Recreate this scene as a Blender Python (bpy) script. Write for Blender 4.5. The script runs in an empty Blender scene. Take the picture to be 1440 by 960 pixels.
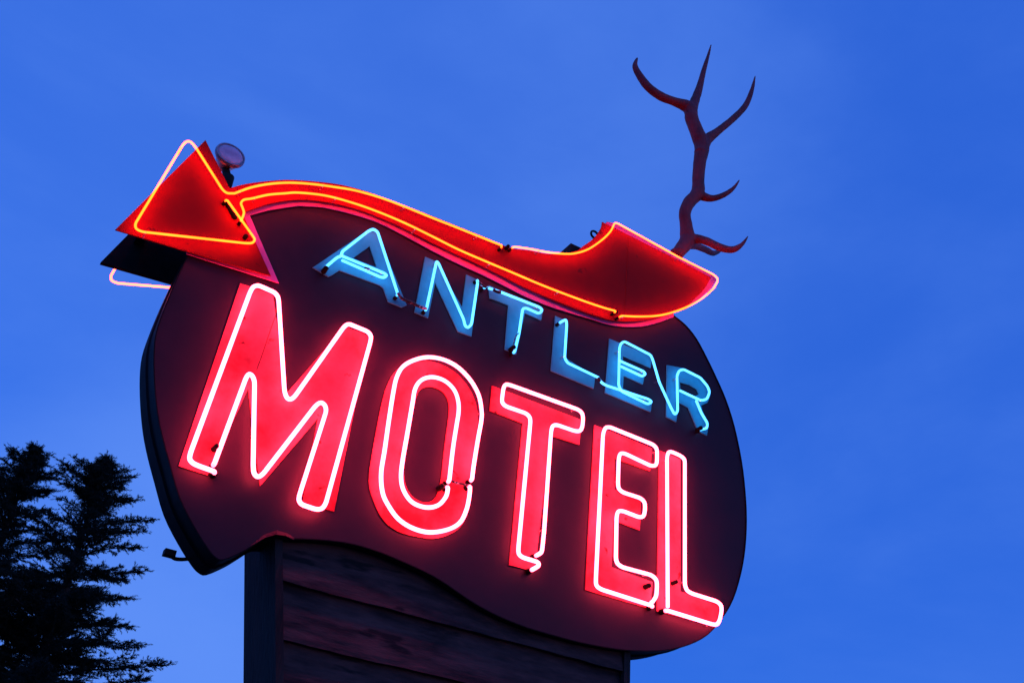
import bpy, math, random
import numpy as np
from mathutils import Vector, Matrix, noise
from mathutils.geometry import tessellate_polygon
random.seed(7)
S = bpy.context.scene
COL = S.collection

# ------------------------------------------------------------------ survey of the place
# World axes: X runs along the sign face, Y goes away through the sign, Z is up.
CX, CY = 720.0, 480.0
VV = Vector((930-CX, -1650-CY, 0)); HH = Vector((3650-CX, 1675-CY, 0))
F = math.sqrt(-(VV.x*HH.x+VV.y*HH.y))
VV.z = F; HH.z = F
Xa = HH.normalized(); Za = VV.normalized(); Ya = Za.cross(Xa).normalized()
if Ya.z < 0: Ya = -Ya
D0 = 3.8
CAM = Vector((0, 0, 1.6))
def P(px, py, depth=0.0):
    r = Vector((px-CX, py-CY, F))
    w = Vector((r.dot(Xa), r.dot(Ya), r.dot(Za)))
    return CAM + w*((D0+depth)/w.y)
def PZ(px, py, z):
    r = Vector((px-CX, py-CY, F)); w = Vector((r.dot(Xa), r.dot(Ya), r.dot(Za)))
    return CAM + w*((z-CAM.z)/w.z)
def PR(px, py, dist):
    r = Vector((px-CX, py-CY, F)); w = Vector((r.dot(Xa), r.dot(Ya), r.dot(Za))).normalized()
    return CAM + w*dist

EXPO = 8.0        # a long evening exposure: three stops
# ------------------------------------------------------------------ materials
def new_mat(name):
    m = bpy.data.materials.new(name); m.use_nodes = True
    nt = m.node_tree; nt.nodes.clear()
    out = nt.nodes.new('ShaderNodeOutputMaterial')
    return m, nt, out
def paint(name, c1, c2, rough=0.45, scale=6.0, stretch=(1,1,1), bump=0.0, bscale=40, spots=None, metallic=0.0, spec=0.5, contrast=(0.35,0.65), spot_scale=30, spot_cut=0.68):
    m, nt, out = new_mat(name); N = nt.nodes; L = nt.links
    b = N.new('ShaderNodeBsdfPrincipled'); L.new(b.outputs[0], out.inputs[0])
    tc = N.new('ShaderNodeTexCoord'); mp = N.new('ShaderNodeMapping'); mp.inputs['Scale'].default_value = stretch
    L.new(tc.outputs['Object'], mp.inputs[0])
    nz = N.new('ShaderNodeTexNoise'); nz.inputs['Scale'].default_value = scale; nz.inputs['Detail'].default_value = 8; nz.inputs['Roughness'].default_value = .62
    L.new(mp.outputs[0], nz.inputs['Vector'])
    r = N.new('ShaderNodeValToRGB'); r.color_ramp.elements[0].position = contrast[0]; r.color_ramp.elements[1].position = contrast[1]
    r.color_ramp.elements[0].color = (*c1, 1); r.color_ramp.elements[1].color = (*c2, 1)
    L.new(nz.outputs['Fac'], r.inputs[0])
    col = r.outputs[0]
    if spots:
        n2 = N.new('ShaderNodeTexNoise'); n2.inputs['Scale'].default_value = spot_scale; n2.inputs['Detail'].default_value = 5
        L.new(mp.outputs[0], n2.inputs['Vector'])
        r2 = N.new('ShaderNodeValToRGB'); r2.color_ramp.elements[0].position = spot_cut; r2.color_ramp.elements[1].position = spot_cut+.05
        L.new(n2.outputs['Fac'], r2.inputs[0])
        mx = N.new('ShaderNodeMixRGB'); L.new(r2.outputs[0], mx.inputs[0]); L.new(col, mx.inputs[1]); mx.inputs[2].default_value = (*spots, 1)
        col = mx.outputs[0]
    L.new(col, b.inputs['Base Color'])
    rr = N.new('ShaderNodeMapRange'); rr.inputs[3].default_value = max(.05, rough-.12); rr.inputs[4].default_value = min(1, rough+.15)
    L.new(nz.outputs['Fac'], rr.inputs[0]); L.new(rr.outputs[0], b.inputs['Roughness'])
    b.inputs['Metallic'].default_value = metallic
    b.inputs['Specular IOR Level'].default_value = spec
    if bump:
        nb = N.new('ShaderNodeTexNoise'); nb.inputs['Scale'].default_value = bscale; nb.inputs['Detail'].default_value = 6
        L.new(mp.outputs[0], nb.inputs['Vector'])
        bp = N.new('ShaderNodeBump'); bp.inputs['Strength'].default_value = bump; bp.inputs['Distance'].default_value = .01
        L.new(nb.outputs['Fac'], bp.inputs['Height']); L.new(bp.outputs[0], b.inputs['Normal'])
    return m
def neon(name, core, vary=.12):
    # lit gas: it adds its light to whatever is seen through the clear glass
    m, nt, out = new_mat(name); N = nt.nodes; L = nt.links
    e = N.new('ShaderNodeEmission'); e.inputs[0].default_value = (*[c/EXPO for c in core], 1)
    tc = N.new('ShaderNodeTexCoord'); nz = N.new('ShaderNodeTexNoise'); nz.inputs['Scale'].default_value = 9; nz.inputs['Detail'].default_value = 3
    L.new(tc.outputs['Object'], nz.inputs['Vector'])
    mr = N.new('ShaderNodeMapRange'); mr.inputs[1].default_value = .3; mr.inputs[2].default_value = .7; mr.inputs[3].default_value = 1-vary; mr.inputs[4].default_value = 1+vary
    L.new(nz.outputs['Fac'], mr.inputs[0]); L.new(mr.outputs[0], e.inputs[1])
    t = N.new('ShaderNodeBsdfTransparent'); t.inputs[0].default_value = (.7, .7, .7, 1)
    a = N.new('ShaderNodeAddShader'); L.new(e.outputs[0], a.inputs[0]); L.new(t.outputs[0], a.inputs[1])
    L.new(a.outputs[0], out.inputs[0])
    return m
def glass(name, c):
    m, nt, out = new_mat(name); N = nt.nodes; L = nt.links
    g = N.new('ShaderNodeBsdfGlossy'); g.inputs['Roughness'].default_value = .12; g.inputs[0].default_value = (.9,.9,.9,1)
    t = N.new('ShaderNodeBsdfTransparent'); t.inputs[0].default_value = (*c, 1)
    x = N.new('ShaderNodeMixShader'); x.inputs[0].default_value = .25
    L.new(t.outputs[0], x.inputs[1]); L.new(g.outputs[0], x.inputs[2]); L.new(x.outputs[0], out.inputs[0])
    return m
M_face = paint('face_paint', (.028,.0075,.016), (.046,.011,.023), .5, 3.0, spec=.18, bump=.4, bscale=2.6, spots=(.02,.012,.015), spot_scale=9, spot_cut=.72)
M_edge = paint('edge_sheet_metal', (.004,.004,.005), (.009,.008,.011), .6, 6, spec=.06, bump=.25, bscale=12)
M_red = paint('arrow_red_enamel', (.30,.004,.003), (.40,.006,.004), .55, 4, spec=.08, bump=.05, bscale=9, spots=(.17,.006,.005), spot_scale=15, spot_cut=.68)
M_dark = paint('dark_steel', (.010,.008,.007), (.026,.018,.016), .6, 14, spec=.1, bump=.2)
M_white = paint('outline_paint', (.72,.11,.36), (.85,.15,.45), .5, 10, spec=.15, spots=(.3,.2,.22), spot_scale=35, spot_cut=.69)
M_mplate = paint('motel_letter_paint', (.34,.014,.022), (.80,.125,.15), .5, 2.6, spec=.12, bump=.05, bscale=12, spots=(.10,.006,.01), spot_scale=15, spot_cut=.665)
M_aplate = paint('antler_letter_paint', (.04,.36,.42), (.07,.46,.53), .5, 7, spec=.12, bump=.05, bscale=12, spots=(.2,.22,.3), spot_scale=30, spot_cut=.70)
M_boot = paint('black_rubber', (.003,.003,.003), (.008,.008,.008), .6, 20, spec=.08)
M_chip = paint('flaking_block_out_paint', (.004,.004,.005), (.012,.012,.014), .5, 40, spots=(.6,.65,.7), spot_scale=70, spot_cut=.57)
M_glass = glass('clear_glass', (.92,.85,.85))
M_wood = paint('weathered_wood', (.026,.013,.013), (.125,.055,.050), .8, 6.5, stretch=(.55,2.2,2.6), bump=1.0, bscale=11, spots=(.015,.010,.010), spot_scale=5, spot_cut=.62, spec=.2)
M_trim = paint('trim_wood', (.018,.012,.011), (.05,.033,.030), .8, 6, stretch=(4,4,.4), bump=.7, bscale=16, spec=.2)
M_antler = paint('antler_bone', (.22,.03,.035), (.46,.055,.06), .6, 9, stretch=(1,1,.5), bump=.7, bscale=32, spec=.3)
M_needle = paint('spruce_needles', (.010,.017,.012), (.028,.04,.026), .8, 4, spec=.15)
M_bark = paint('spruce_bark', (.03,.022,.018), (.08,.06,.045), .9, 9, bump=.8, bscale=18)
M_ground = paint('asphalt', (.035,.035,.037), (.065,.063,.06), .9, 1.3, bump=.4, bscale=60)
M_lens = paint('lamp_lens_glass', (.42,.36,.50), (.75,.68,.82), .22, 7, bump=.25, bscale=14, contrast=(.4,.6))
M_ltrim = paint('lamp_housing_metal', (.25,.22,.25), (.5,.45,.48), .3, 9, metallic=.5)
M_nred = neon('red_neon', (17.0, .84, 1.6))
M_norange = neon('orange_neon', (11.5, .44, .03))
M_nblue = neon('blue_neon', (.16, .98, 2.5))

# ------------------------------------------------------------------ mesh helpers
def link(name, verts, faces, mat, parent=None, smooth=False):
    me = bpy.data.meshes.new(name); me.from_pydata([tuple(v) for v in verts], [], faces); me.update()
    me.materials.append(mat)
    if smooth:
        for p in me.polygons: p.use_smooth = True
    o = bpy.data.objects.new(name, me); COL.objects.link(o)
    if parent:
        o.parent = parent
        if parent.type == 'EMPTY': o.matrix_parent_inverse = Matrix.Translation(-parent.location)
    return o
def thing(name, label, cat, loc, group=None):
    o = bpy.data.objects.new(name, None); COL.objects.link(o); o.location = loc
    o.empty_display_size = .2
    o['label'] = label; o['category'] = cat
    if group: o['group'] = group
    return o
def catmull(pts, n=6, closed=False):
    out = []; m = len(pts)
    pts = [Vector(p) for p in pts]
    segs = m if closed else m-1
    for i in range(segs):
        if closed: p0,p1,p2,p3 = pts[(i-1)%m],pts[i],pts[(i+1)%m],pts[(i+2)%m]
        else: p0,p1,p2,p3 = pts[max(i-1,0)],pts[i],pts[i+1],pts[min(i+2,m-1)]
        for k in range(n):
            t = k/n
            out.append(.5*((2*p1)+(-p0+p2)*t+(2*p0-5*p1+4*p2-p3)*t*t+(-p0+3*p1-3*p2+p3)*t**3))
    if not closed: out.append(pts[-1])
    return out
def fillet(pts, r=5, closed=False, n=4):
    pts = [Vector(p) for p in pts]; m = len(pts); out = []
    for i, p in enumerate(pts):
        if not closed and i in (0, m-1): out.append(p); continue
        a = pts[(i-1)%m]-p; b = pts[(i+1)%m]-p
        ra = min(r, a.length*.45); rb = min(r, b.length*.45)
        A = p+a.normalized()*ra; B = p+b.normalized()*rb
        for k in range(n+1):
            t = k/n; out.append(A*(1-t)**2+p*2*t*(1-t)+B*t*t)
    return out
def tube_geo(path, radii, closed=False, ns=10, cap=True):
    m = len(path)
    if isinstance(radii, (int, float)): radii = [radii]*m
    verts = []; faces = []
    def tan(i):
        if closed: return (path[(i+1)%m]-path[(i-1)%m]).normalized()
        return (path[min(i+1,m-1)]-path[max(i-1,0)]).normalized()
    t = tan(0); ref = Vector((0,1,0)) if abs(t.y) < .8 else Vector((0,0,1))
    nrm = (ref - t*ref.dot(t)).normalized()
    for i in range(m):
        t = tan(i); nrm = (nrm - t*nrm.dot(t))
        nrm = nrm.normalized() if nrm.length > 1e-6 else t.orthogonal().normalized()
        bn = t.cross(nrm)
        for k in range(ns):
            a = 2*math.pi*k/ns
            verts.append(path[i]+(nrm*math.cos(a)+bn*math.sin(a))*radii[i])
    rng = m if closed else m-1
    for i in range(rng):
        j = (i+1) % m
        for k in range(ns):
            l = (k+1) % ns
            faces.append((i*ns+k, i*ns+l, j*ns+l, j*ns+k))
    if cap and not closed:
        c0 = len(verts); verts.append(path[0]-tan(0)*radii[0]*.6)
        c1 = len(verts); verts.append(path[-1]+tan(m-1)*radii[-1]*.6)
        for k in range(ns):
            l = (k+1) % ns
            faces.append((c0, l, k)); faces.append((c1, (m-1)*ns+k, (m-1)*ns+l))
    return verts, faces
class Geo:
    def __init__(s): s.v = []; s.f = []
    def add(s, vf):
        o = len(s.v); s.v += list(vf[0]); s.f += [tuple(i+o for i in q) for q in vf[1]]
        return s
    def link(s, name, mat, parent=None, smooth=False): return link(name, s.v, s.f, mat, parent, smooth)
def slab_geo(outer, holes, y0, y1):
    """outer/holes: lists of world points, used by x,z only; y0 front, y1 back"""
    loops = [outer]+list(holes)
    L2 = [[Vector((p.x, p.z, 0)) for p in l] for l in loops]
    tri = tessellate_polygon(L2)
    flat = [p for l in loops for p in l]; n = len(flat)
    verts = [Vector((p.x, y0, p.z)) for p in flat]+[Vector((p.x, y1, p.z)) for p in flat]
    faces = []
    for t in tri:
        a, b, c = [flat[i] for i in t]
        cr = (b.x-a.x)*(c.z-a.z)-(b.z-a.z)*(c.x-a.x)
        t = tuple(t) if cr > 0 else tuple(reversed(t))       # ccw in xz seen from -y
        faces.append(t); faces.append(tuple(i+n for i in reversed(t)))
    o = 0
    for l in loops:
        m = len(l)
        for i in range(m):
            j = (i+1) % m
            faces.append((o+i, o+j, o+j+n, o+i+n))
        o += m
    return verts, faces
def pts3(px, depth): return [P(x, y, depth) for x, y in [(p[0], p[1]) for p in px]]
def cyl(a, b, r0, r1=None, ns=14): 
    return tube_geo([a, b], [r0, r0 if r1 is None else r1], ns=ns)
def box_geo(x0,x1,y0,y1,z0,z1):
    v = [Vector(p) for p in ((x0,y0,z0),(x1,y0,z0),(x1,y1,z0),(x0,y1,z0),(x0,y0,z1),(x1,y0,z1),(x1,y1,z1),(x0,y1,z1))]
    return v, [(0,3,2,1),(4,5,6,7),(0,1,5,4),(1,2,6,5),(2,3,7,6),(3,0,4,7)]

# ------------------------------------------------------------------ the ground
gv = []; gf = []
for r in (0, 30, 120, 600, 4000):
    for k in range(24):
        a = 2*math.pi*k/24; gv.append(Vector((r*math.cos(a), r*math.sin(a), 0)))
for i in range(4):
    for k in range(24):
        l = (k+1) % 24; gf.append((i*24+k, (i+1)*24+k, (i+1)*24+l, i*24+l))
g = link('ground', gv, gf, M_ground); g['kind'] = 'structure'

# ------------------------------------------------------------------ THE SIGN
T = .22                       # cabinet thickness
base = P(600, 880, .1)
sign = thing('motel_sign', 'double-faced motel sign in dark painted metal with red, blue and orange neon tubes', 'sign', (base.x, D0+T/2, base.z))
sign_face = [(265,357),(252,385),(240,412),(228,442),(219,470),(216,500),(217,540),(221,580),(228,615),(238,652),(252,700),(272,740),(292,772),(303,784),(314,787),
  (340,776),(360,764),(380,753),(405,757),(430,758),(460,760),(495,765),(532,776),(557,786),(595,803),(620,817),(645,834),(668,849),(702,867),(740,882),(777,893),(815,903),(852,910),(882,914),
  (915,915),(940,913),(968,906),(994,892),(1015,868),(1030,842),(1041,806),(1047,770),(1049,730),(1047,690),(1042,648),(1032,600),(1020,562),(1006,530),(993,503),(979,477),(964,458),(947,444),
  (930,430),(880,432),(830,425),(780,400),(720,372),(682,352),(645,338),(607,320),(570,303),(532,287),(495,275),(457,268),(415,265),(377,270),(352,278),(335,292),(322,300),(300,330)]
ci = [Vector((x, y, 0)) for x, y in sign_face]
ci = catmull(ci[:52], 3)+ci[52:]
W = [P(p.x, p.y, 0) for p in ci]
cx_ = sum(p.x for p in W)/len(W); cz_ = sum(p.z for p in W)/len(W)
# face sheet with a gentle oil-canning: fine grid clipped by the outline is overkill, bump does it
Geo().add(slab_geo(W, [], D0, D0+.012)).link('face_panel', M_face, sign)
Geo().add(slab_geo(W, [], D0+T-.012, D0+T)).link('back_panel', M_face, sign)
# edge band: folded return with a small lip in front of the face and stiffening seams
ev = []; ef = []; m = len(W)
cols = [(-.006,.004),(-.006,-.0005),(.0,-.0005),(.012,.0),(T/2-.01,.003),(T/2,-.004),(T/2+.01,.003),(T-.012,.0),(T+.006,-.0005),(T+.006,.004)]
def inset(W, i):
    a = W[(i-1)%m]; b = W[(i+1)%m]; t = (b-a); n = Vector((t.z, 0, -t.x)).normalized()
    return n
area = sum(W[i].x*W[(i+1)%m].z-W[(i+1)%m].x*W[i].z for i in range(m))
sgn = 1 if area > 0 else -1
for i in range(m):
    n = inset(W, i)*sgn
    for (dy, dn) in cols:
        ev.append(Vector((W[i].x, D0+dy, W[i].z))-n*dn*1.0+n*.0015)
k = len(cols)
for i in range(m):
    j = (i+1) % m
    for c in range(k-1): ef.append((i*k+c, j*k+c, j*k+c+1, i*k+c+1))
link('edge_band', ev, ef, M_edge, sign)

# ---- arrow
arrow_top = [(323,265),(340,260),(365,256),(402,253),(440,255),(480,260),(520,271),(560,286),(600,301),(640,317),(680,333),(716,348),(745,352),(772,357),(807,354),(820,346),(835,335),(845,321),(847,312)]
arrow_right = [(865,321),(927,352),(955,366),(1000,390),(990,407),(977,420),(965,431),(947,438)]
arrow_low = [(930,445),(902,451),(865,451),(827,440),(780,422),(740,405),(720,395),(682,376),(645,359),(607,341),(570,322),(532,305),(495,292),(457,284),(430,281),(405,282),(377,287),(345,298)]
head = [(381,388),(265,354),(162,323),(289,197)]
def V2(l): return [Vector((x, y, 0)) for x, y in l]
arrow_px = catmull(V2(arrow_top), 3)[:-1]+V2([(847,312)])+V2(arrow_right[:4])+catmull(V2(arrow_right[3:]+arrow_low), 3)[1:]+V2([(341,300)])+V2(head)
AF = -.036
front = [P(p.x, p.y, AF) for p in arrow_px]
outl_low = [(947,446),(927,453),(902,459),(865,458),(827,447),(780,433),(740,417),(720,407),(682,388),(645,371),(607,352),(570,332),(532,313),(495,301),(457,292),(430,290),(415,290),(377,296),(351,303)]
outl = V2([(345,262),(402,256),(440,258),(520,274),(600,304),(680,336),(716,351),(772,360),(812,355),(838,338),(849,318),(853,312),(868,315),(957,362),(1003,387),(1007,394),(1000,405),(983,421),(965,434),(947,440)])+catmull(V2(outl_low), 3)+V2([(392,398),(262,357),(262,345),(300,300)])
ob = [P(p.x, p.y, -.012) for p in outl]
Geo().add(slab_geo(ob, [], D0-.014, D0-.008)).link('arrow_outline', M_white, sign)
arrow = Geo().add(slab_geo(front, [], D0+AF, D0+AF+.007)).link('arrow_board', M_red, sign)
# rear arrow: the same board on the far side, its bare steel back turned to us
rearb = Geo().add(slab_geo(front, [], D0+T+.032, D0+T+.050)).link('arrow_board', M_red, sign)
rearb['label'] = 'rear arrow board, its dark unpainted back showing under the front arrowhead'
Geo().add(slab_geo([Vector((p.x,0,p.z)) for p in front], [], D0+T+.026, D0+T+.0315)).link('backing_sheet', M_dark, rearb)
bf = Geo()
for a, b in (((250,262),(262,330)),((215,300),(235,335))):
    bf = Geo(); q = P(a[0], a[1], 0); bf.add(box_geo(q.x-.02, q.x+.02, D0+AF+.02, D0+T+.026, q.z-.02, q.z+.02)); bf.link('spacer_bar', M_dark, sign)

def tube(px, depth, r, mat, parent, mode='fillet', closed=False, fr=5, back=(True, True), plate=0.0, boots=True, name='neon_tube'):
    p = V2(px)
    q = catmull(p, 5, closed) if mode == 'cat' else fillet(p, fr, closed)
    w = [P(a.x, a.y, depth) for a in q]
    # drop coincident points
    o = [w[0]]
    for a in w[1:]:
        if (a-o[-1]).length > .0012: o.append(a)
    w = o
    full = list(w); bs = []
    gap = plate-depth
    if not closed:
        for end in (0, 1):
            if not back[end]: continue
            e = w[0] if end == 0 else w[-1]; nx = w[1] if end == 0 else w[-2]
            d = (e-nx).normalized()
            ext = [e+d*.006+Vector((0, .006, 0)), e+d*.010+Vector((0, gap*.45, 0))]
            if end == 0: full = list(reversed(ext))+full
            else: full = full+ext
            bs.append((ext[-1], ext[-1]+Vector((0, gap*.55, 0))))
    v, f = tube_geo(full, r, closed, ns=10)
    ob_ = link(name, v, f, mat, parent, True)
    if boots:
        for a, b in bs:
            G = Geo(); G.add(cyl(a-Vector((0,.004,0)), b, r*1.25, r*1.55)); G.link('electrode_boot', M_boot, parent, True)
    # glass stand-offs
    sup = Geo(); acc = 0; nxt = .16; cnt = 0
    for i in range(1, len(w)):
        acc += (w[i]-w[i-1]).length
        if acc > nxt:
            a = w[i]; t = (w[i]-w[i-1]).normalized()
            sup = Geo(); sup.add(cyl(a+Vector((0, r*.9, 0)), Vector((a.x, D0+plate, a.z)), .0045, .007, 8))
            wire = [a+Vector((0, r*.9, 0))+s for s in (t*.006, )]
            sup.add(tube_geo([a+(Vector((math.cos(u), 0, 0)).cross(t)*0)+ (Vector((0,1,0))*math.cos(u)+Vector((0,1,0)).cross(t)*math.sin(u))*(r*1.08) for u in [2*math.pi*k/10 for k in range(10)]], .0012, True, 4))
            nxt = acc+.42; sup.link('tube_support', M_glass, parent, True)
    return ob_

SO = -.084
RO = .0052
head_tube = [(320,282),(355,331),(359,337),(355,342),(345,342),(200,326),(191,322),(190,315),(257,204),(262,199),(268,199),(275,207),(313,267),(319,272),(330,272)]
shaft_top = [(330,272),(352,264),(377,259),(407,257),(440,259),(470,263),(500,268),(535,278),(570,291),(607,306),(645,321),(680,335),(705,345)]
p = fillet(V2(head_tube), 4)[:-1]+catmull(V2(shaft_top), 4)
tube([(a.x, a.y) for a in p], SO, RO, M_norange, arrow, fr=1, plate=AF)
tube([(341,306),(343,299),(341,292),(339,286),(343,281),(355,279),(377,274),(400,272),(420,271),(457,275),(495,285),(532,298),(570,314),(607,332),(645,351),(682,367),(720,383),(765,402),(815,421),(847,432),(865,437)], SO, RO, M_norange, arrow, 'cat', plate=AF)
t1 = catmull(V2([(724,347),(745,350),(772,355),(795,357),(810,356),(828,350),(847,337),(858,326),(862,319)]), 4)
t2 = V2([(864,314),(868,314),(957,363),(1003,386),(1009,391),(1009,396)])
end_pts = None; shaft_pts = [(a.x, a.y) for a in p[40:]]
t3 = catmull(V2([(1003,406),(985,421),(960,434),(930,443),(900,445),(875,444)]), 4)
end_pts = [(a.x, a.y) for a in t1+t2+t3]
tube(end_pts, SO, RO, M_norange, arrow, fr=3, plate=AF)
# rear arrowhead tube, the mirror of the front one
rp = [P(a.x, a.y, SO) for a in p[:40]]
rp = [Vector((a.x, D0+T+.158, a.z)) for a in rp]
v, f = tube_geo(rp, RO, ns=10); link('neon_tube', v, f, M_norange, rearb, True)

for q in (shaft_pts, end_pts):
    w_ = [P(a[0], a[1], SO) for a in q]
    v, f = tube_geo([Vector((a.x, D0+T+.158, a.z)) for a in w_], RO, ns=10); link('neon_tube', v, f, M_norange, rearb, True)
# ---- letters
def letter(ch, outer, mat, depth=-.007, holes=(), thick=.006):
    fo = [P(x, y, depth) for x, y in outer]
    G = Geo().add(slab_geo(fo, [[P(x, y, depth) for x, y in h] for h in holes], D0+depth, D0-.0008))
    o = G.link('letter_plate', mat, sign); o['label'] = ch
    return o
RM, SM = .0094, -.046
Lm = 'pink painted letter %s of the word MOTEL outlined in glowing red tubing'
La = 'pale blue letter %s of the word ANTLER traced in blue tubing'
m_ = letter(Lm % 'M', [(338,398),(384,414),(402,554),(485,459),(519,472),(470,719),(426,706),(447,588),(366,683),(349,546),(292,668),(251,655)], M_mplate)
tube([(300,662),(280,655),(271,651),(266,645),(268,636),(352,410),(356,403),(363,401),(386,411),(391,417),(392,424),(400,550),(403,559),(408,562),(414,558),(484,459),(490,455),(517,466),(522,472),(521,480),(458,708),(453,715),(445,716),(424,709),(420,703),(421,696),(459,577),(457,569),(451,565),(444,570),(370,666),(363,671),(357,666),(356,655),(358,536),(355,528),(350,525),(346,531),(302,650)], SM, RM, M_nred, m_, plate=-.007)
o_out = catmull(V2([(519,675),(525,630),(531,597),(537,567),(545,540),(558,520),(580,510),(607,508),(637,521),(658,543),(669,567),(672,592),(668,630),(663,670),(660,700),(656,722),(648,740),(632,751),(610,757),(585,754),(560,747),(540,732),(526,705)]), 3, True)
o_in = catmull(V2([(600,544),(612,545),(624,552),(631,566),(631,585),(625,630),(620,675),(613,698),(600,706),(583,700),(572,685),(568,665),(571,635),(577,600),(583,567),(590,549)]), 3, True)
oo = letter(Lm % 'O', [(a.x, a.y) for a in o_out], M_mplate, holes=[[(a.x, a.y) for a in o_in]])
tube([(661,685),(660,697),(656,716),(647,734),(630,744),(604,748),(580,742),(560,729),(546,710),(538,692),(536,665),(541,632),(547,590),(553,552),(558,530),(567,515),(583,506),(603,502),(625,506),(645,517),(662,535),(673,555),(677,575),(677,590),(672,618),(666,655),(664,672)], SM, RM, M_nred, oo, 'cat', plate=-.007)
tube([(632,674),(637,630),(642,598),(645,578),(644,562),(638,547),(625,535),(608,530),(593,534),(584,546),(580,567),(573,608),(566,648),(564,672),(568,690),(580,706),(599,713),(616,710),(627,698),(630,686)], SM, RM, M_nred, oo, 'cat', plate=-.007)
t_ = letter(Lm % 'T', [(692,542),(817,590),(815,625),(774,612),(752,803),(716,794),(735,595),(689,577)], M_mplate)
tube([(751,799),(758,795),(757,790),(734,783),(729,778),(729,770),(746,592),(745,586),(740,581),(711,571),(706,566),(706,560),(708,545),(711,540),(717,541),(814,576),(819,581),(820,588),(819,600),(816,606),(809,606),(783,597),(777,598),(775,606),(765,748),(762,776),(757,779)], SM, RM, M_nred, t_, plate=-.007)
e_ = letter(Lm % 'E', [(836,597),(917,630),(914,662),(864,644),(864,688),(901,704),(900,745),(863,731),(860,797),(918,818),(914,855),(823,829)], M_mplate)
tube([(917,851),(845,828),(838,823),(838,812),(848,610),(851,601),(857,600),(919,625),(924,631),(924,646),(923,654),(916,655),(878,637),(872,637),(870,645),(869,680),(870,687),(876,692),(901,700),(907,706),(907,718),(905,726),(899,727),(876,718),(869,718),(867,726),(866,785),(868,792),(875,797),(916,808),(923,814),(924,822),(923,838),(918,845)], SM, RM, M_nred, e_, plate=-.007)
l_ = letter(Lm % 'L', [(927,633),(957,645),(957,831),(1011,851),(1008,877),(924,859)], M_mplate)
tube([(939,853),(938,642),(940,635),(945,635),(958,641),(963,646),(963,655),(963,822),(966,830),(973,834),(1008,845),(1014,850),(1015,857),(1012,872),(1008,878),(1001,877),(939,858)], SM, RM, M_nred, l_, plate=-.007, back=(False, True))

RA, SA = .0068, -.046
def atube(px, par, **k): return tube(px, SA, RA, M_nblue, par, plate=-.007, fr=3, **k)
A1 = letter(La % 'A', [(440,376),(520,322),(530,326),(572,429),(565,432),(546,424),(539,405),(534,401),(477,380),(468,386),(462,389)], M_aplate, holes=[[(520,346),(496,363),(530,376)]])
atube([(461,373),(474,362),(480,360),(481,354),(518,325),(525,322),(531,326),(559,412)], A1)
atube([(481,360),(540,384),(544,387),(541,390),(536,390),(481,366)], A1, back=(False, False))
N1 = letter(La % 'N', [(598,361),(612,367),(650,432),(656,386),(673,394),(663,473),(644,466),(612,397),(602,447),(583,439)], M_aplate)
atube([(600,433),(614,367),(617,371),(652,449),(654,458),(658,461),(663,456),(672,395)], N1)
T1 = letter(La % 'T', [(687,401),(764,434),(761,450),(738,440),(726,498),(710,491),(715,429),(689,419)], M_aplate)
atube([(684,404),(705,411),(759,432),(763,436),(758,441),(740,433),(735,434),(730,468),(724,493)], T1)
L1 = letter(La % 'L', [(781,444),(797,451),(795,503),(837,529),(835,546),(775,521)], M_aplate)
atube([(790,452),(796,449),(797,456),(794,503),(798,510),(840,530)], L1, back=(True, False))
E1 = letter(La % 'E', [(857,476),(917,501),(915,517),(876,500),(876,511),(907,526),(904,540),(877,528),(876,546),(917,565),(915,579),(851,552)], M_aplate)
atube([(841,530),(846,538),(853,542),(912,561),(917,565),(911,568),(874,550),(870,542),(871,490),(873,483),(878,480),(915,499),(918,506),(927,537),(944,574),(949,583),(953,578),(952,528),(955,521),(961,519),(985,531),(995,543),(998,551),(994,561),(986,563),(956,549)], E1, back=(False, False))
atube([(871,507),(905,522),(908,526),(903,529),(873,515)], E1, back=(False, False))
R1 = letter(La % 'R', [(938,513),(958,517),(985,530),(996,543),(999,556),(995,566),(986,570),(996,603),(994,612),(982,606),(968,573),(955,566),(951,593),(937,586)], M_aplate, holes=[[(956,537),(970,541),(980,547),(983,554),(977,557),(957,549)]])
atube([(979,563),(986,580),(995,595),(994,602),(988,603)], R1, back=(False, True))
# blocked-out (painted black, flaking) runs of tube between the letters
def blackout(px, par, r=.0085, d=SA):
    w = [P(a.x, a.y, d) for a in catmull(V2(px), 4)]
    rr = [r*(1+.25*noise.noise(a*60)) for a in w]
    v, f = tube_geo(w, rr, ns=8); link('blocked_out_tube', v, f, M_chip, par, True)
blackout([(559,412),(566,420),(578,425),(590,431),(600,434)], A1, .0075, -.045)
blackout([(672,396),(678,401),(686,405)], N1, .0075, -.045)
blackout([(693,407),(699,410),(704,411)], T1, .0084)
blackout([(513,377),(519,379)], A1, .0088)
blackout([(841,531),(844,536)], L1, .0084)
blackout([(632,674),(640,678),(650,680),(663,684)], oo, .0048, -.04)
blackout([(730,468),(725,474),(722,484)], T1, .0028, -.07)
def lump(px, py, d, r, par, name='electrode_boot'):
    c = P(px, py, d); G = Geo(); G.add(cyl(c-Vector((0,.01,0)), c+Vector((0,.03,0)), r, r*1.1)); G.link(name, M_boot, par, True)
lump(458,378,-.04,.012,A1); lump(304,628,-.04,.011,m_); lump(912,823,-.04,.012,e_); lump(621,684,-.04,.012,oo); lump(950,818,-.035,.010,l_)
lump(722,489,-.04,.013,T1); lump(985,602,-.04,.012,R1)
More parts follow.
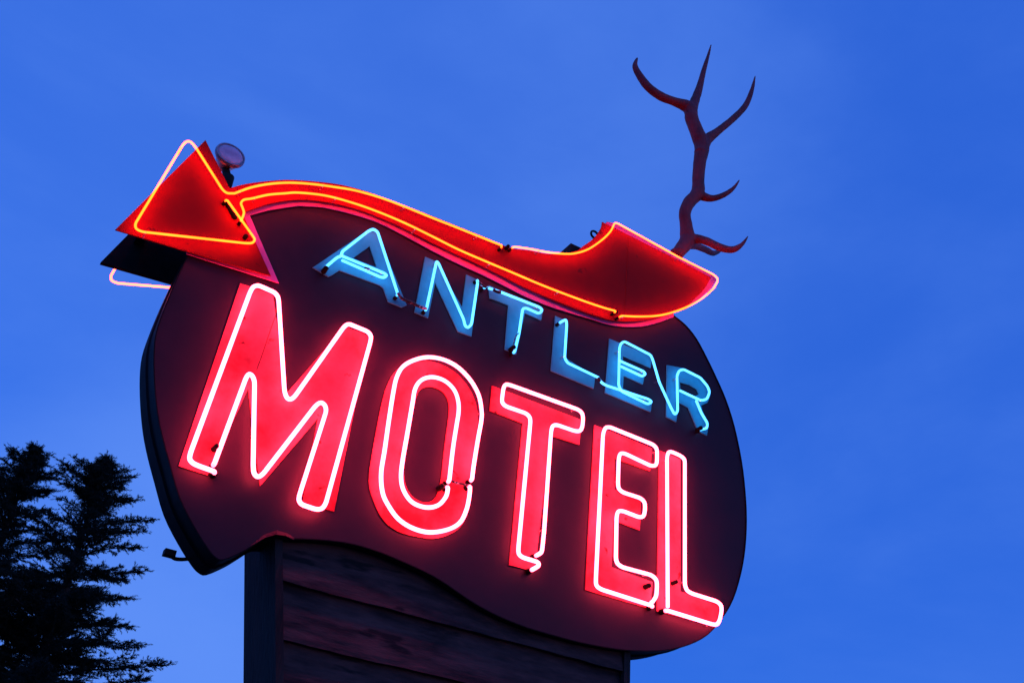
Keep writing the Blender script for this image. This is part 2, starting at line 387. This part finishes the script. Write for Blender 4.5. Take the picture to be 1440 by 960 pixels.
# sheet joints
def seam(a, b, d, mat, par, wd=.0016):
    p0, p1 = P(*a, d), P(*b, d); v, f = tube_geo([p0, p1], wd, ns=5); link('panel_seam', v, f, mat, par)
seam((832,452),(800,895), .0015, M_face, sign, .0009)
seam((690,338),(672,368), AF, M_red, arrow, .002); seam((438,256),(430,281), AF, M_red, arrow, .002); seam((884,333),(878,446), AF, M_red, arrow, .002)
# tube end hardware in the arrow: clip housing, eye bolt, ledge, strap bracket
G = Geo(); a = P(318,284,AF-.006); b = P(331,307,AF-.006); G.add(tube_geo([a, b], .011, ns=8)); G.link('housing', M_boot, arrow, True)
lump(345,333,AF-.01,.010,arrow); lump(866,439,AF-.02,.009,arrow); lump(714,347,AF-.02,.010,arrow)
c = P(836,330,T*.6); G = Geo()
G.add(tube_geo([c+Vector((math.cos(u), 0, math.sin(u)))*.026 for u in [2*math.pi*k/16 for k in range(16)]], .007, True, 8))
G.add(cyl(c-Vector((0,0,.026)), c-Vector((0,0,.12)), .009)); G.link('eye_bolt', M_dark, sign, True)
# top closing sheet of the cabinet between the two arrows, seen as the stepped ledge beside the eye bolt
a = P(806,347,.06); b = P(830,352,.06); G = Geo(); G.add(box_geo(a.x-.03, b.x+.03, D0+.04, D0+T-.02, a.z-.09, a.z)); G.link('ledge', M_dark, sign)
G = Geo(); w = [P(*q, T*.8) for q in ((268,785),(256,786),(246,785),(240,780),(236,774))]
G.add(tube_geo(catmull(w, 3), .008, ns=6)); c = P(239,778,T*.8); G.add(box_geo(c.x-.025, c.x+.02, c.y-.02, c.y+.02, c.z-.012, c.z+.012)); G.link('strap_bracket', M_dark, sign)
# crumpled sheet-metal corner where the belly of the sign meets the pillar
lp = [P(x, y, d) for x, y, d in ((352,768,-.002),(372,756,-.012),(388,751,-.03),(402,753,-.022),(414,759,-.004))]
lq = [P(x, y, d) for x, y, d in ((352,766,-.001),(370,752,-.001),(390,745,-.001),(404,749,-.001),(416,757,-.001))]
lv = []; lf = []
for a, b in zip(lp, lq): lv += [a, b, b+Vector((0,.002,0)), a+Vector((0,.004,0))]
for i in range(4):
    for k_ in range(4): lf.append((i*4+k_, i*4+(k_+1)%4, i*4+4+(k_+1)%4, i*4+4+k_))
link('bent_lip', lv, lf, M_face, sign)
# thin loose wire hanging over the M
w = [P(x, y, -.03) for x, y in ((389,440),(380,465),(371,492),(361,520))]
link('loose_wire', *tube_geo(catmull(w, 4), .0016, ns=5), M_boot, sign, True)

# ------------------------------------------------------------------ PILLAR
PD = .055
pt, pb = P(384,757,PD), P(385,960,PD)
slope = (pt.x-pb.x)/(pt.z-pb.z)
def leftx(z): 
    if z < pb.z-.3: z = pb.z-.3
    return pb.x+(z-pb.z)*slope
rt = P(880,930,PD); rx = rt.x
pil = thing('sign_pillar', 'broad wooden pillar of dark lapped boards holding up the motel sign', 'pillar', ((leftx(2)+rx)/2, D0+.2, 0))
z1 = P(390,815,PD-.02).z; z2 = P(390,897,PD-.02).z; bh = z1-z2
ztop = P(640,760,PD).z
zt = [z1+bh*k for k in range(3, -16, -1)]
DEP = .36
backy = D0+PD+DEP
# side and core
cv = []; zs = [0, pb.z-.3, pt.z+.35]
G = Geo()
v = []
topz = pt.z+.16
for z in zs[:2]+[topz]:
    v += [Vector((leftx(z)+.012, D0+PD+.03, z)), Vector((rx-.012, D0+PD+.03, z)), Vector((rx-.012, backy, z)), Vector((leftx(z)+.012, backy, z))]
fs = []
for i in range(2):
    for k in range(4):
        l = (k+1)%4; fs.append((i*4+k, i*4+l, i*4+4+l, i*4+4+k))
fs.append((8,9,10,11))
link('core', v, fs, M_trim, pil)
def board(zb, ztp, par):
    n = 60; V = []; Fq = []
    for i in range(n+1):
        u = i/n
        for (z, y) in ((zb, PD-.028), (ztp+.02, PD+.004), (ztp+.02, PD+.028), (zb, PD-.006)):
            x = leftx(z)+.03+(rx-.035-leftx(z)-.03)*u
            wob = .010*noise.noise(Vector((x*1.7, zb*9, 0)))+.004*noise.noise(Vector((x*9, zb*9, 3)))
            zz = z+(wob if z == zb else 0)
            V.append(Vector((x, D0+y+.004*noise.noise(Vector((x*3, z*20, 1))), zz)))
    for i in range(n):
        for k in range(4):
            l = (k+1)%4; Fq.append((i*4+k, i*4+l, i*4+4+l, i*4+4+k))
    Fq.append((0,3,2,1)); Fq.append((n*4, n*4+1, n*4+2, n*4+3))
    link('siding_board', V, Fq, M_wood, par)
for zb in zt:
    if zb < .05 or zb > P(400,757,PD).z+.0: 
        continue
    board(zb, min(zb+bh, P(420,757,PD).z+.12), pil)
def trim(x_of, w, name='corner_trim'):
    V = []; 
    for z in (0, pb.z-.3, topz+.0):
        x = x_of(z); V += [Vector((x, D0+PD-.034, z)), Vector((x+w, D0+PD-.034, z)), Vector((x+w, D0+PD+.03, z)), Vector((x, D0+PD+.03, z))]
    Fq = []
    for i in range(2):
        for k in range(4):
            l=(k+1)%4; Fq.append((i*4+k, i*4+l, i*4+4+l, i*4+4+k))
    Fq.append((8,9,10,11))
    link(name, V, Fq, M_trim, pil)
trim(lambda z: leftx(z)-.004, .033); trim(lambda z: rx-.034, .036)
# side cladding sheet
V = []
for z in (0, pb.z-.3, topz): V += [Vector((leftx(z), D0+PD+.032, z)), Vector((leftx(z)+.010, D0+PD+.032, z)), Vector((leftx(z)+.010, backy+.004, z)), Vector((leftx(z), backy+.004, z))]
Fq = []
for i in range(2):
    for k in range(4):
        l=(k+1)%4; Fq.append((i*4+k, i*4+l, i*4+4+l, i*4+4+k))
Fq.append((8,9,10,11)); link('side_panel', V, Fq, M_trim, pil)

# ------------------------------------------------------------------ ANTLER
ab = P(955,358,.10)
def ap(px, dep): return P(px[0], px[1], dep)
def limb(pts, n=6):
    """pts: (px, py, depth, radius_px)"""
    c = catmull([Vector((a, b, d*100)) for a, b, d, r in pts], n); rr = catmull([Vector((r, 0, 0)) for a, b, d, r in pts], n)
    w = [P(q.x, q.y, q.z/100) for q in c]; rad = [max(.004, q.x*.0060) for q in rr]
    rad = [q*(1+.07*noise.noise(Vector(a)*25)) for q, a in zip(rad, w)]
    return tube_geo(w, rad, ns=12)
G = Geo()
G.add(limb([(951,359,.10,6.5),(957,351,.10,7.5),(966,338,.10,8.6),(965,318,.09,7.2),(963,300,.08,6.8),(969,285,.07,7.2),(981,271,.05,7.6),(982,250,.04,7.2),(984,228,.03,7.6),(987,206,.02,9.0),(980,186,.02,8.4),(973,168,.03,8.2),(969,152,.04,8.0),(948,143,.06,5.4),(930,136,.08,5.4),(912,123,.10,5.2),(899,106,.12,4.4),(893,93,.13,3.4),(896,82,.14,1.4)]))
G.add(limb([(971,165,.03,7.0),(975,148,.03,6.2),(983,125,.02,4.6),(990,98,.0,3.2),(996,78,-.01,2.0),(1000,63,-.02,.9)]))
G.add(limb([(985,216,.02,8.0),(993,198,.01,7.0),(1009,185,-.02,4.8),(1031,167,-.06,4.2),(1048,149,-.09,3.8),(1057,128,-.11,2.8),(1062,107,-.12,.9)]))
G.add(limb([(977,270,.05,7.0),(988,276,.04,5.4),(1002,279,.0,3.9),(1018,274,-.04,3.2),(1031,265,-.07,2.3),(1040,253,-.09,.9)]))
G.add(limb([(966,340,.10,6.0),(978,336,.08,5.4),(993,339,.02,4.6),(1013,348,-.05,4.4),(1030,351,-.10,3.8),(1043,344,-.14,2.4),(1052,332,-.16,.8)]))
G.add(limb([(967,344,.12,5.4),(979,346,.16,4.2),(992,351,.22,3.8),(1003,356,.28,3.4),(1013,352,.33,2.0),(1018,346,.36,.9)]))
# the rough burr at the foot
for k in range(9):
    a = 2*math.pi*k/9; c = P(953,355,.10)+Vector((math.cos(a)*.036, math.sin(a)*.036, .004*math.sin(3*a)))
    G.add(tube_geo([c-Vector((0,0,.014)), c, c+Vector((0,0,.014))], [.008,.017,.008], ns=8))
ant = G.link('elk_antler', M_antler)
for v_ in ant.data.vertices: v_.co -= ab
ant.location = ab
ant['label'] = 'single elk antler with six tines standing on the right end of the sign'; ant['category'] = 'antler'
rm = ant.modifiers.new('fuse', 'REMESH'); rm.mode = 'VOXEL'; rm.voxel_size = .0065; rm.use_smooth_shade = True
sm = ant.modifiers.new('smooth', 'SMOOTH'); sm.factor = .5; sm.iterations = 3
G = Geo(); c = P(950,362,.10); G.add(box_geo(c.x-.05, c.x+.05, c.y-.04, c.y+.04, c.z-.06, c.z-.02)); G.link('antler_mount', M_dark, sign)

# ------------------------------------------------------------------ FLOODLIGHT by the arrowhead
lc = P(324,218,.16)
lamp = thing('floodlight', 'small round floodlight with frosted lens behind the peak of the arrowhead', 'floodlight', P(318,256,.16))
ax = (Vector((.06, -.95, .20))).normalized()       # faces out over the street
def disc_stack(prof, mat, name, par, ns=28):
    u = ax.orthogonal().normalized(); w = ax.cross(u); V = []; Fq = []
    for (h, r) in prof:
        for k in range(ns):
            a = 2*math.pi*k/ns; V.append(lc+ax*h*1.15+(u*math.cos(a)+w*math.sin(a))*r*1.15)
    for i in range(len(prof)-1):
        for k in range(ns):
            l = (k+1)%ns; Fq.append((i*ns+k, i*ns+l, (i+1)*ns+l, (i+1)*ns+k))
    Fq.append(tuple(range(ns))[::-1]); Fq.append(tuple((len(prof)-1)*ns+k for k in range(ns)))
    return link(name, V, Fq, mat, par, False)
R_ = .064
hs = disc_stack([(-.085,.022),(-.08,.03),(-.05,.044),(-.015,.060),(-.012,.066),(-.004,.067),(.0,.066),(.002,.058)], M_ltrim, 'housing', lamp)
disc_stack([(.0022,.057),(.008,.050),(.012,.035),(.0135,.015)], M_lens, 'lens', lamp)
disc_stack([(.0021,.0645),(.007,.0645),(.0072,.0585),(.0023,.0585)], M_ltrim, 'rim', lamp)
G = Geo(); nb = P(318,258,.16)
G.add(cyl(lc-ax*.07, nb+Vector((0,0,.03)), .017, .022)); G.add(cyl(nb+Vector((0,0,.045)), nb-Vector((0,0,.05)), .03, .032)); G.link('neck', M_dark, lamp, True)

# ------------------------------------------------------------------ SPRUCES
def spruce(top, height, spread, seed, label, lowest):
    rnd = random.Random(seed)
    root = thing('spruce_tree', label, 'tree', (top.x, top.y, 0), 'spruces standing beyond the sign')
    G = Geo(); tp = []
    for i in range(12):
        u = i/11; tp.append(Vector((top.x+.10*math.sin(u*5+seed)*(1-u), top.y+.1*math.cos(u*4)*(1-u), top.z*u)))
    G.add(tube_geo(tp, [max(.012, .19*(1-i/11)**.9) for i in range(12)], ns=10)); G.link('trunk', M_bark, root, True)
    LB = Geo(); TW = []
    def twig(p, d, ln):
        TW.append((p.x, p.y, p.z, d.x, d.y, d.z, ln, rnd.random()*6.283))
    z = top.z-.04; gold = 0
    nb = 0
    while z > lowest:
        h = top.z-z
        R = spread(h)
        # leader area denser and shorter
        k = 5 if h < 1.0 else rnd.choice((4,5,5))
        ph = rnd.uniform(0, 6.28)
        for j in range(k):
            a = ph+j*6.283/k+rnd.uniform(-.35,.35)
            L = R*(rnd.uniform(.55, 1.05) if rnd.random() < .8 else rnd.uniform(1.0, 1.3))
            pitch0 = 1.18-.62*min(1, h/1.8)+rnd.uniform(-.2,.2)
            hd = Vector((math.cos(a), math.sin(a), 0))
            n = max(4, int(L/.09)); pts = [Vector((top.x, top.y, z))]; 
            for i in range(n):
                u = i/n
                pit = pitch0*(1-1.1*u)+.95*max(0, u-.45)-.20*u
                hd = (hd+Vector((rnd.uniform(-.06,.06), rnd.uniform(-.06,.06), 0))).normalized()
                pts.append(pts[-1]+(hd*math.cos(pit)+Vector((0,0,math.sin(pit))))*(L/n))
            LB.add(tube_geo(pts, [max(.003, .018*L/1.6*(1-i/len(pts))) for i in range(len(pts))], ns=4, cap=False))
            # side shoots
            for i in range(1, len(pts)):
                u = i/(len(pts)-1); d = (pts[i]-pts[i-1]).normalized(); sd = d.cross(Vector((0,0,1))).normalized()
                if u < .12 and L > .8: continue
                sl = L*.34*(1-u)**.7*(.5+.5*min(1,u*3))+.07
                for s in (-1, 1):
                    for rep in range(2):
                        st = pts[i-1].lerp(pts[i], rnd.random())
                        dd = (d*rnd.uniform(.7,1.1)+sd*s*rnd.uniform(.5,.95)+Vector((0,0,rnd.uniform(-.30,.55)))).normalized()
                        l1 = sl*rnd.uniform(.55,1.1)
                        twig(st, dd, l1)
                        m = int(l1/.06)
                        for t in range(1, m+1):
                            q = st+dd*(l1*t/(m+1)); sp = dd.cross(Vector((0,0,1))).normalized()
                            for s2 in (-1, 1):
                                if rnd.random() < .2: continue
                                twig(q, (dd*.8+sp*s2*.7+Vector((0,0,rnd.uniform(-.45,.25)))).normalized(), rnd.uniform(.05,.11)*(1.2-.5*t/(m+1)))
                    # hanging spray
                twig(pts[i-1], (d*.6+Vector((0,0,-.7))).normalized(), rnd.uniform(.05,.12))
                twig(pts[i-1], d, .1)
            twig(pts[-1], (pts[-1]-pts[-2]).normalized(), .10)
        z -= rnd.uniform(.07,.14)*(1 if h < .7 else 1.75)
    twig(top-Vector((0,0,.12)), Vector((0,0,1)), .14)
    LB.link('branches', M_bark, root)
    # every sprig is a stem set round with needles; built in one go with numpy
    A = np.array(TW); n = len(A); rs = np.random.RandomState(seed); NN = 17
    d = A[:,3:6]/np.linalg.norm(A[:,3:6], axis=1)[:,None]
    ref = np.where(np.abs(d[:,2:3]) < .9, np.array([[0,0,1.]]), np.array([[1.,0,0]]))
    s1 = np.cross(d, ref); s1 /= np.linalg.norm(s1, axis=1)[:,None]; s2 = np.cross(d, s1)
    u = (np.arange(NN)[None,:]+rs.rand(n, NN))/NN
    an = rs.rand(n, NN)*6.283
    rad = s1[:,None,:]*np.cos(an)[...,None]+s2[:,None,:]*np.sin(an)[...,None]
    nd = d[:,None,:]*.8+rad*.85; nd /= np.linalg.norm(nd, axis=2)[...,None]
    tn = np.cross(nd, d[:,None,:]+rs.randn(n, NN, 3)*.4); tn /= np.linalg.norm(tn, axis=2)[...,None]
    q = A[:,None,0:3]+d[:,None,:]*(u*A[:,6:7])[...,None]
    ln = (.026+.022*rs.rand(n, NN))*(1.05-.25*u)
    wv = .0046
    T3 = np.stack([q+tn*wv, q-tn*wv, q+nd*ln[...,None]], axis=2).reshape(-1, 3)
    # the sprig's own stem, a slim tapering blade
    st = np.stack([A[:,0:3]+s1*.004, A[:,0:3]-s1*.004, A[:,0:3]+d*(A[:,6:7]+.03)], axis=1).reshape(-1, 3)
    V = np.concatenate([T3, st]).astype('f'); nf = len(V)//3
    me = bpy.data.meshes.new('crown'); me.vertices.add(len(V)); me.vertices.foreach_set('co', V.ravel())
    me.loops.add(len(V)); me.loops.foreach_set('vertex_index', np.arange(len(V), dtype='i'))
    me.polygons.add(nf); me.polygons.foreach_set('loop_start', np.arange(nf, dtype='i')*3)
    me.update(calc_edges=True); me.validate(); me.materials.append(M_needle)
    o = bpy.data.objects.new('crown', me); COL.objects.link(o); o.parent = root; o.matrix_parent_inverse = Matrix.Translation(-root.location)
top1 = PR(147,655,14.5); top2 = PR(50,634,15.3)
spruce(top1, 0, lambda h: .10+.6*h if h < .14 else min(.12+h*1.15, .42+.36*h), 23, 'dark spruce nearer the sign, its lower right branches reaching out below the bracket', top1.z-3.6)
spruce(top2, 0, lambda h: .09+.25*h if h < .30 else min(.20+h*.60, .34+.38*h), 5, 'dark spruce with the tallest pointed top, at the left edge of the picture', top2.z-4.0)

# ------------------------------------------------------------------ SKY AND LIGHT
w = bpy.data.worlds.new('World'); S.world = w; w.use_nodes = True
nt = w.node_tree; N = nt.nodes; L = nt.links
bg = N['Background']
sky = N.new('ShaderNodeTexSky'); sky.sky_type = 'NISHITA'; sky.sun_disc = False
glow_dir = P(300, 900, 0)-CAM
az = math.atan2(glow_dir.x, glow_dir.y)
sky.sun_elevation = math.radians(2.0); sky.sun_rotation = az+math.radians(140)
sky.ozone_density = 6; sky.air_density = 1.0; sky.dust_density = .3
tint = N.new('ShaderNodeMixRGB'); tint.blend_type = 'MULTIPLY'; tint.inputs[0].default_value = 1
L.new(sky.outputs[0], tint.inputs[1]); tint.inputs[2].default_value = (1.6, .98, 1.25, 1)
# thin veils of evening cloud
tc = N.new('ShaderNodeTexCoord'); mp = N.new('ShaderNodeMapping'); mp.inputs['Scale'].default_value = (1.0, 1.0, 2.2); mp.inputs['Rotation'].default_value = (.3, .5, .2)
L.new(tc.outputs['Generated'], mp.inputs[0])
nz = N.new('ShaderNodeTexNoise'); nz.inputs['Scale'].default_value = 1.9; nz.inputs['Detail'].default_value = 7; nz.inputs['Roughness'].default_value = .56; nz.inputs['Distortion'].default_value = .3
L.new(mp.outputs[0], nz.inputs['Vector'])
rp_ = N.new('ShaderNodeMapRange'); rp_.inputs[1].default_value = .36; rp_.inputs[2].default_value = .70; rp_.inputs[3].default_value = 0; rp_.inputs[4].default_value = .25; rp_.interpolation_type = 'SMOOTHSTEP'
L.new(nz.outputs['Fac'], rp_.inputs[0])
# one brighter bank low behind the pillar
gd = (P(285, 1010, 0)-CAM).normalized()
dt = N.new('ShaderNodeVectorMath'); dt.operation = 'DOT_PRODUCT'; L.new(tc.outputs['Generated'], dt.inputs[0]); dt.inputs[1].default_value = gd
bk = N.new('ShaderNodeMapRange'); bk.inputs[1].default_value = .93; bk.inputs[2].default_value = 1.0; bk.inputs[3].default_value = 0; bk.inputs[4].default_value = .62; bk.interpolation_type = 'SMOOTHSTEP'
L.new(dt.outputs['Value'], bk.inputs[0])
ad = N.new('ShaderNodeMath'); ad.operation = 'ADD'; ad.use_clamp = True; gd2 = (P(520, 200, 0)-CAM).normalized()
d2 = N.new('ShaderNodeVectorMath'); d2.operation = 'DOT_PRODUCT'; L.new(tc.outputs['Generated'], d2.inputs[0]); d2.inputs[1].default_value = gd2
b2 = N.new('ShaderNodeMapRange'); b2.inputs[1].default_value = .86; b2.inputs[2].default_value = 1.0; b2.inputs[3].default_value = 0; b2.inputs[4].default_value = .18; b2.interpolation_type = 'SMOOTHSTEP'
L.new(d2.outputs['Value'], b2.inputs[0])
a2 = N.new('ShaderNodeMath'); a2.operation = 'ADD'; L.new(rp_.outputs[0], a2.inputs[0]); L.new(b2.outputs[0], a2.inputs[1]); L.new(a2.outputs[0], ad.inputs[0]); L.new(bk.outputs[0], ad.inputs[1])
cl = N.new('ShaderNodeMixRGB'); L.new(ad.outputs[0], cl.inputs[0]); cl.inputs[2].default_value = (.15, .36, 1.16, 1)
hz = N.new('ShaderNodeMixRGB'); hz.inputs[0].default_value = .82; L.new(tint.outputs[0], hz.inputs[1]); hz.inputs[2].default_value = (.036, .165, .88, 1)   # even high overcast
L.new(hz.outputs[0], cl.inputs[1])
L.new(cl.outputs[0], bg.inputs[0]); bg.inputs[1].default_value = .102
sun = bpy.data.lights.new('sun', 'SUN'); sun.energy = .01; sun.angle = math.radians(12); sun.color = (1,.85,.75)
so = bpy.data.objects.new('sun', sun); COL.objects.link(so)
so.rotation_euler = Vector((math.sin(az+2.443)*math.cos(math.radians(2)), math.cos(az+2.443)*math.cos(math.radians(2)), math.sin(math.radians(2)))).to_track_quat('Z', 'Y').to_euler()

# ------------------------------------------------------------------ CAMERA
cam = bpy.data.cameras.new('camera'); co = bpy.data.objects.new('camera', cam); COL.objects.link(co)
cam.sensor_width = 36; cam.lens = F/1440*36; cam.clip_end = 10000; cam.clip_start = .05
ex = Vector((1,0,0)); ey = Vector((0,-1,0)); ez = Vector((0,0,-1))
def tw(v): return Vector((v.dot(Xa), v.dot(Ya), v.dot(Za)))
R3 = Matrix((tw(ex), tw(ey), tw(ez))).transposed()
co.matrix_world = Matrix.Translation(CAM) @ R3.to_4x4()
S.camera = co
S.view_settings.view_transform = 'Standard'; S.view_settings.look = 'None'; S.view_settings.gamma = 1; S.view_settings.exposure = math.log2(EXPO)
